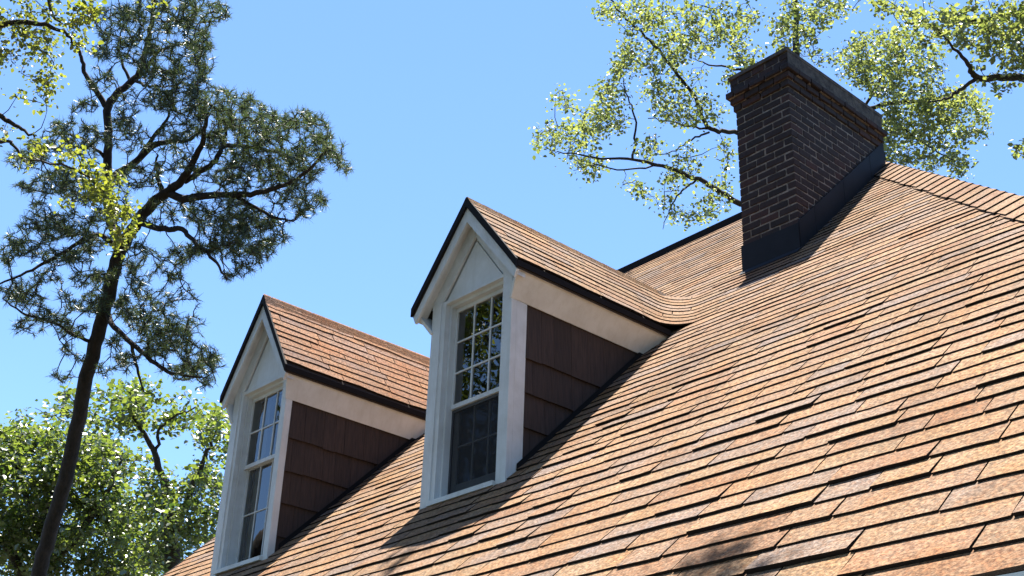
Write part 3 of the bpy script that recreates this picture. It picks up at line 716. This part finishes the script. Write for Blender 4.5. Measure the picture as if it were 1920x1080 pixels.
PB = [(330,625,36,24),(370,690,40,18),(280,615,30,22),(300,660,26,16),(250,600,24,18),(470,455,40,22),(420,470,36,20),(450,420,36,18),(100,440,34,16),(40,300,30,18),(120,330,36,18),(60,420,30,16),(30,450,24,14),(190,410,22,20),(150,480,36,16),(80,520,34,14),(200,520,20,16),(60,560,30,14),(180,250,26,18),(230,230,24,20),(240,400,16,18),(260,470,26,16),(300,560,26,16),(300,22,85,35),(225,45,50,40),(385,20,50,26),(335,80,60,40),(260,95,45,30),(375,75,28,28),(355,140,40,35),(300,145,45,28),(385,115,18,22),(345,190,50,26),(160,200,26,14),(195,95,30,22),(300,190,35,20),(375,170,25,26),
 (430,190,45,28),(470,220,50,34),(515,235,42,32),(560,225,32,24),(600,240,28,28),(622,280,26,26),(640,312,18,16),(585,290,48,34),(510,285,60,34),(440,270,55,36),(395,225,40,34),(335,250,40,22),(590,375,26,20),(572,395,20,16),(545,365,36,24),(480,325,60,26),(410,325,50,22),(560,330,36,20),
 (430,395,46,24),(480,415,38,24),(400,425,35,20),(440,450,44,26),(470,490,34,20),(440,518,20,12),(380,465,28,18),(520,448,18,16),(345,475,28,18),(500,465,22,18),(355,405,38,16),(320,520,22,12),
 (130,238,36,16),(98,268,44,20),(65,290,24,16),(150,280,36,16),(48,348,22,14),(98,345,40,22),(142,365,36,24),(92,415,30,16),(135,420,44,24),(58,468,44,18),(15,480,18,24),(115,485,36,16),(165,520,34,16),(28,540,36,16),(172,455,30,24),(245,505,28,18),(265,535,24,16),(70,385,22,14),
 (30,560,28,12),(100,592,44,16),(135,622,32,14),(170,570,32,22),(248,575,36,24),(300,602,36,24),(335,640,36,24),(372,668,36,22),(402,682,20,18),(285,648,28,20),(240,672,24,14),(125,660,18,11),(112,708,18,10),(340,700,42,14),(390,720,22,10),(215,640,20,14),(150,670,14,10)]
PB += [(290,-50,100,40),(250,-110,70,40),(340,-100,60,36)]
PS = [(270,330,55,30),(330,300,55,30),(240,255,45,36),(300,400,45,28),(225,350,36,30),(180,330,30,30),(205,555,40,28),(345,560,36,20),(400,380,60,24),(240,190,36,24),(520,400,40,26),(310,500,40,26),(150,560,50,26),(220,690,40,24),(60,610,40,24),(360,610,40,22),(190,150,30,30),(460,360,60,16)]
PC = clusters([(a,b,rx,ry,PD-.4,1.6,max(5,int(rx*ry/(20 if b < 130 else 16)))) for a,b,rx,ry in PB]+[(a,b,rx,ry,PD-.2,1.4,int(rx*ry/38)) for a,b,rx,ry in PS])
make_tree('pine_tree', 'tall leaning pine with dark trunk and open needle crown left of the dormers', skeleton(pl, .010, .88, .74), PC, M_PBARK, M_NEEDLE, 'needle', r_tip=.007, r_max=.026, per=22, spread=.15, size=.0050, trunk_sides=14, ncut=25)

# ---- broad tree behind the chimney
TD = 24.0
tl = [
 [(1500,620,TD+1,.30),(1490,500,TD+1,.27),(1480,400,TD+1,.24),(1475,300,TD+1,.2),(1480,200,TD+.8,.14),(1492,90,TD+.6,.07),(1492,0,TD+.5,.05),(1496,-60,TD+.5,.03)],
 [(1478,430,TD+1,.12),(1420,395,TD+.6,.105),(1388,380,TD+.3,.095),(1350,360,TD,.085),(1310,337,TD-.2,.072),(1240,312,TD-.6,.055),(1195,300,TD-.8,.045),(1110,294,TD-1.2,.03),(1045,284,TD-1.5,.015)],
 [(1476,300,TD+1,.10),(1420,262,TD+.7,.085),(1377,247,TD+.5,.075),(1340,245,TD+.3,.07),(1320,227,TD+.2,.065),(1305,185,TD,.058),(1260,125,TD-.2,.05),(1220,75,TD-.4,.042),(1175,35,TD-.5,.032),(1140,-5,TD-.6,.025)],
 [(1345,245,TD+.3,.045),(1310,238,TD+.2,.035),(1270,232,TD,.028),(1215,222,TD-.2,.015)],
 [(1330,248,TD+.2,.035),(1295,262,TD,.028),(1260,285,TD-.2,.018),(1215,292,TD-.4,.01)],
 [(1186,298,TD-.8,.04),(1192,260,TD-.7,.034),(1188,215,TD-.6,.028),(1175,175,TD-.6,.02),(1165,130,TD-.6,.012)],
 [(1240,312,TD-.6,.03),(1170,318,TD-.9,.024),(1110,310,TD-1.1,.015),(1075,320,TD-1.3,.008)],
 [(1305,338,TD-.2,.035),(1275,362,TD-.3,.028),(1255,395,TD-.4,.018),(1243,430,TD-.4,.008)],
 [(1480,190,TD+.8,.06),(1420,145,TD+.5,.05),(1385,130,TD+.4,.042),(1330,121,TD+.2,.025),(1300,110,TD,.012)],
 [(1400,135,TD+.5,.03),(1380,95,TD+.4,.025),(1345,60,TD+.3,.018),(1330,15,TD+.2,.012)],
 [(1478,250,TD+.9,.10),(1560,215,TD+.6,.085),(1640,200,TD+.3,.07),(1700,190,TD,.055),(1760,185,TD-.3,.035),(1800,165,TD-.4,.02)],
 [(1620,203,TD+.3,.05),(1650,150,TD+.3,.04),(1690,110,TD+.2,.03),(1720,60,TD+.2,.02)],
 [(1650,198,TD+.2,.05),(1690,240,TD,.04),(1740,275,TD-.2,.03),(1790,300,TD-.4,.015)],
]
TBL = [(1052,188,22,18),(1040,255,34,20),(1018,268,20,14),(1085,250,36,28),(1120,225,28,26),(1090,300,40,12),(1105,315,22,16),(1148,205,26,40),(1170,130,26,36),(1130,165,18,18),(1140,20,24,16),(1190,30,40,26),(1190,90,26,26),(1250,50,38,36),(1238,125,28,36),(1290,100,26,30),(1285,165,30,28),(1272,210,28,28),(1320,205,36,26),(1225,180,22,24),(1355,280,16,12),(1292,298,22,22),(1216,275,20,24),(1200,360,14,12),(1238,372,20,14),(1180,345,16,12),(1310,412,24,16),(1336,385,26,18),(1275,335,24,20),(1372,310,12,18),(1255,405,16,12),(1350,350,20,14),
 (1360,45,24,40),(1320,70,26,28),(1402,100,32,26),(1400,30,22,24),(1500,35,44,34),(1548,25,36,22),(1490,72,36,22),(1545,112,26,14),(1580,20,16,14),(1380,150,20,14),(1300,25,24,20),
 (1640,95,48,32),(1690,85,36,32),(1615,135,32,22),(1650,150,36,28),(1700,165,46,36),(1600,100,22,20),(1700,225,46,32),(1680,285,36,24),(1740,240,44,30),(1770,285,36,22),(1800,312,26,16),(1720,310,30,14),(1760,190,40,34),(1810,200,30,36),(1840,235,16,22),(1790,245,26,22),(1665,240,22,30),(1740,120,34,28)]
TBL += [(1250,-60,110,50),(1400,-70,100,50),(1540,-60,90,50),(1480,-140,150,50),(1660,-50,70,40)]
TC = clusters([(a,b,rx*1.12,ry*1.12,TD-.4,1.3,max(3,int(rx*ry/(120 if b < -20 else 29 if a < 1590 else 24)))) for a,b,rx,ry in TBL])
make_tree('broadleaf_tree', 'loose pale green tree rising behind the brick chimney', skeleton(tl, .014, .6, 1), TC, M_BARK, M_LEAFP, 'leaf', r_tip=.004, r_max=.02, per=11, spread=.085, size=.074, sag=.2, ncut=25)

# ---- tree reaching in from the right edge
RD = 19.0
rl = [
 [(2150,900,RD+2,.30),(2140,600,RD+2,.27),(2120,400,RD+1.8,.24),(2100,250,RD+1.6,.20),(2080,120,RD+1.4,.15),(2050,0,RD+1.2,.10)],
 [(2095,220,RD+1.6,.12),(2010,165,RD+.8,.10),(1925,146,RD+.3,.075),(1870,145,RD,.068),(1832,145,RD-.2,.058),(1815,122,RD-.3,.04),(1795,95,RD-.3,.028),(1760,60,RD-.4,.014)],
 [(1832,146,RD-.2,.04),(1800,170,RD-.4,.03),(1770,186,RD-.5,.022),(1740,192,RD-.6,.01)],
 [(2060,40,RD+1.2,.07),(1980,20,RD+.8,.05),(1900,25,RD+.4,.035),(1820,40,RD,.02)],
 [(2105,300,RD+1.6,.05),(2000,290,RD+1,.035),(1920,278,RD+.5,.018)],
]
RB = [(1750,30,46,26),(1690,22,36,18),(1650,8,26,12),(1800,60,44,36),(1850,30,40,30),(1885,60,36,44),(1905,110,22,32),(1860,105,34,24),(1905,15,30,30),(1880,160,26,14),(1912,275,22,20),(1950,100,40,60),(1960,30,40,40),(1960,280,30,30),(1795,25,36,22),(1905,70,24,40),(1725,70,26,18),(1835,75,30,26),(1990,180,40,60),(2040,60,50,60)]
RB += [(1850,-60,120,50),(2000,-70,110,70),(2090,-160,150,70),(2130,60,60,90),(2180,220,60,80),(1990,-200,120,60)]
RC = clusters([(a,b,rx,ry,RD,1.0,max(4,int(rx*ry/(130 if b < -20 or a > 2060 else 60)))) for a,b,rx,ry in RB])
make_tree('broadleaf_tree', 'green leafy tree whose dark limb reaches in from the right edge', skeleton(rl, .012, .8, 1), RC, M_BARK, M_LEAFP, 'leaf', r_tip=.004, r_max=.02, per=12, spread=.06, size=.080, sag=.18, ncut=25)

# ---- bright overhanging tree at the upper left
LD = 15.0
ll = [
 [(-330,1250,LD+1,.22),(-320,900,LD+1,.20),(-300,600,LD+.8,.18),(-270,350,LD+.6,.15),(-240,150,LD+.4,.12),(-220,-50,LD+.3,.08)],
 [(-255,250,LD+.5,.07),(-150,170,LD+.2,.055),(-60,190,LD,.045),(0,218,LD-.1,.03),(35,238,LD-.1,.022),(65,256,LD-.2,.012)],
 [(-250,200,LD+.4,.07),(-120,90,LD+.2,.055),(-20,50,LD,.04),(60,45,LD-.2,.03),(120,60,LD-.3,.018),(140,85,LD-.3,.01)],
 [(-235,80,LD+.4,.06),(-100,-30,LD+.2,.05),(60,-40,LD,.04),(150,-20,LD-.2,.03),(250,-15,LD-.3,.015)],
 [(95,-30,LD-.1,.02),(97,25,LD-.2,.016),(118,45,LD-.2,.008)],
 [(0,262,LD-.1,.02),(25,275,LD-.2,.017),(45,300,LD-.2,.014),(60,300,LD-.2,.012),(120,310,LD-.3,.012),(170,335,LD-.4,.010),(205,375,LD-.4,.008),(225,430,LD-.5,.005)],
 [(-260,300,LD+.5,.05),(-120,230,LD+.1,.035),(0,262,LD-.1,.02)],
]
LB = [(25,20,40,24),(70,18,38,22),(20,60,36,28),(70,65,34,26),(45,100,40,24),(85,110,20,24),(90,145,16,12),(15,115,20,14),(60,140,24,12),(100,75,12,20),(30,180,16,8),(60,175,18,10),(15,250,12,14),(85,190,12,20),(-40,60,50,80),(-60,180,40,30),(95,30,14,20)]
LBY = [(150,18,22,16),(160,35,16,12),(135,45,16,12),(145,75,10,14),(175,18,14,14),(292,10,10,12),(62,272,14,16),(55,300,10,10),(130,285,22,12),(120,300,14,8),(160,320,26,14),(185,345,30,18),(205,372,24,20),(170,365,18,12),(218,402,20,18),(222,438,12,20),(225,465,6,8),(240,390,12,16),(228,330,14,8),(110,380,8,8),(262,430,10,9),(95,130,12,18),(90,165,8,12),(150,90,8,8),(80,160,14,14),(8,110,14,10)]
LB += [(-150,90,80,100),(-250,-60,120,90),(-120,-130,130,70),(-330,120,80,100),(60,-90,100,40),(-200,230,80,50),(-300,-190,120,70)]
LC = clusters([(a,b,rx,ry,LD,.5 if a > -100 and b > -60 else 1.2,max(3,int(rx*ry/(150 if a < -100 or b < -60 else 62)))) for a,b,rx,ry in LB]); LCY = clusters([(a,b,rx,ry,LD-.3,.3,max(2,int(rx*ry/46))) for a,b,rx,ry in LBY])
make_tree('broadleaf_tree', 'yellow green leafy sprays hanging in at the upper left corner', skeleton(ll, .012), np.vstack([LC, LCY]), M_BARK, M_LEAF, 'leaf', r_tip=.003, r_max=.012, per=8, spread=.065, size=.060, sag=.15, ncut=25, extra=(LCY, 9, M_LEAFY))

# ---- background trees at the lower left
def back_tree(name, label, lines, blobs, dp, dens, per, leaf_m, size, group=None):
    C = clusters([(a,b,rx,ry,dp,2.6,max(2,int(rx*ry/dens/5))) for a,b,rx,ry in blobs])
    C = np.repeat(C, 5, 0)+rng.normal(0, 1, (len(C)*5, 3))*np.array([.26,.26,.16])
    make_tree(name, label, skeleton(lines, .03), C, M_BARK, leaf_m, 'leaf', group, r_tip=.006, r_max=.04, per=per, spread=.15, size=size, sag=.16, ncut=25)
BD = 34.0
back_tree('broadleaf_tree', 'dense green tree filling the lower left behind the pine trunk',
 [[(60,1400,BD,.35),(60,1250,BD,.33),(70,1120,BD,.28),(85,1000,BD,.2),(100,900,BD,.12),(110,830,BD,.06)],
  [(70,1120,BD,.15),(20,1040,BD-.5,.11),(-40,950,BD-.8,.07),(-60,880,BD-1,.04)],[(75,1080,BD,.14),(150,1000,BD-.5,.1),(200,920,BD-.8,.06),(230,850,BD-1,.03)],[(85,1000,BD,.1),(40,900,BD+.5,.06),(30,830,BD+.7,.03)]],
 [(20,830,44,34),(70,820,48,30),(125,835,40,28),(170,830,40,30),(20,890,50,34),(80,880,50,34),(150,890,48,34),(30,950,50,34),(100,945,50,34),(170,950,46,36),(40,1010,54,34),(120,1010,54,34),(200,1005,50,36),(60,1065,60,30),(150,1065,60,30),(225,1060,50,30),(220,880,44,34),(235,940,44,34),(260,1000,44,34),(-30,900,40,60),(-30,1010,40,60),(280,1055,40,26)], BD, 30, 17, M_LEAFB, .15, 'background trees')
BD2 = 29.0
back_tree('broadleaf_tree', 'bright green tree between the pine trunk and the farther dormer',
 [[(335,1420,BD2,.28),(332,1250,BD2,.25),(325,1100,BD2,.2),(318,980,BD2,.14),(300,880,BD2,.08),(262,800,BD2,.05),(225,745,BD2,.03)],
  [(320,1010,BD2,.1),(355,930,BD2-.4,.075),(385,860,BD2-.6,.05),(405,800,BD2-.8,.03)],[(290,860,BD2,.045),(300,810,BD2,.035),(330,780,BD2-.2,.025),(370,765,BD2-.3,.012)]],
 [(208,735,30,16),(240,750,34,20),(205,770,26,16),(270,752,30,16),(310,770,34,14),(345,775,32,14),(255,790,28,16),(225,800,26,16),(390,790,34,22),(425,790,24,26),(400,820,34,22),(410,860,36,24),(375,885,24,18),(420,900,26,24),(385,925,32,24),(345,905,26,18),(320,940,34,26),(370,965,40,24),(300,900,24,22),(300,985,38,28),(350,1005,40,26),(395,1000,24,20),(310,1050,46,28),(270,950,30,26),(115,770,10,8),(130,745,8,8)], BD2, 34, 16, M_LEAFB, .13, 'background trees')

# ---- trees in the front yard, behind the viewer's left shoulder: they show as reflections in the panes; the copies are added to hold back sky light
def yard_tree(name, label, x, y, h, R, seed, ncl, overhang=()):
    global rng
    rng = np.random.default_rng(seed)
    z1 = GZ+h*.45; tr = np.array([[x,y,GZ-.1,.34],[x+.1,y,GZ+h*.15,.28],[x,y+.1,GZ+h*.3,.24],[x,y,z1,.2],[x+.2,y,GZ+h*.62,.13],[x,y,GZ+h*.85,.05]])
    L_ = [smooth_line(tr, 4, 0)]
    for k in range(9):
        a = k*2.4; zz = GZ+h*(.3+.06*k); rr = R*(.95-.05*k)
        L_.append(smooth_line([[x,y,zz,.10],[x+rr*.35*math.cos(a),y+rr*.35*math.sin(a),zz+.6,.07],[x+rr*.8*math.cos(a),y+rr*.8*math.sin(a),zz+1.6,.03]], 4, .05))
    C = rng.normal(0, 1, (ncl, 3)); C /= np.linalg.norm(C, axis=1)[:, None]; C *= (rng.uniform(.25, 1, ncl)**.5)[:, None]
    C = C*np.array([R, R, h*.36])+np.array([x, y, GZ+h*.64])
    OC = []
    for (tx, ty, tz, n_, rx_) in overhang:
        st = L_[0][12]; q = np.array([tx, ty, tz])
        mid = st[:3]*.45+q*.55+np.array([0,0,1.0])
        L_.append(smooth_line([[*st[:3],.10],[*mid,.06],[*q,.012]], 6, .05))
        OC.append(q+rng.normal(0, 1, (n_, 3))*np.array([rx_, rx_*.5, .1]))
    return make_tree(name, label, L_, C, M_BARK, M_LEAFD, 'leaf', 'front yard trees', r_tip=.006, r_max=.03, per=26, spread=.26, size=.14, ground=False, ncut=4, extra=(np.vstack(OC), 26, M_LEAFD, .13, .11) if OC else None)
OH = []
# the branch hangs high over the eaves, so that its shade is soft
for (gx, gy, kk, n_, rx_) in ((3.45,-1.78,12.5,3,.07),(3.66,-1.84,12.5,3,.08),(3.92,-1.82,12.6,1,.10),(-.30,-.80,13,2,.05)):
    q = np.array([gx,gy,gy])+SUN*kk; OH.append((q[0],q[1],q[2],n_,rx_))
yard_tree('yard_tree', 'tall yard tree whose high branch shades the lower edge of the roof', 5.0, -12.0, 24.0, 4.0, 21, 460, OH)
YT = [yard_tree('yard_tree', 'leafy front yard tree mirrored in the nearer dormer window', -9.5, -9.0, 17.5, 3.8, 5, 420),
      yard_tree('yard_tree', 'leafy front yard tree mirrored in the farther dormer window', -17.5, -13.0, 20.0, 4.2, 9, 420)]
def copy_tree(src, x, y, rz, sc, label):
    r = src.copy(); COL.objects.link(r); r['label'] = label; r.location = (x, y, GZ); r.rotation_euler = (0, 0, rz); r.scale = (sc, sc, sc)
    for ch in src.children:
        c = ch.copy(); COL.objects.link(c); c.parent = r; c.matrix_parent_inverse = ch.matrix_parent_inverse
for i, (x, y, rz, sc) in enumerate([(-3,-14,1,1.05),(9.5,-14.5,4,1.1),(15,-10,5,1.1),(14.5,-2,.5,1.15),(-2,-9.6,.9,1.0),(-5.5,-11.5,3.3,1.1),(13.2,2.2,1.3,1.05),(12.5,-6.5,2.6,1.1),(15.5,6,3,1.15),(-8,-19,2,1.25),(1,-20,1.6,1.3),(10,-21,.3,1.3)]):  # unseen ring of added trees, darkens the shaded faces by blocking sky light
    copy_tree(YT[i % 2], x, y, rz, sc, 'tall leafy tree added out of view to block sky light from the house')
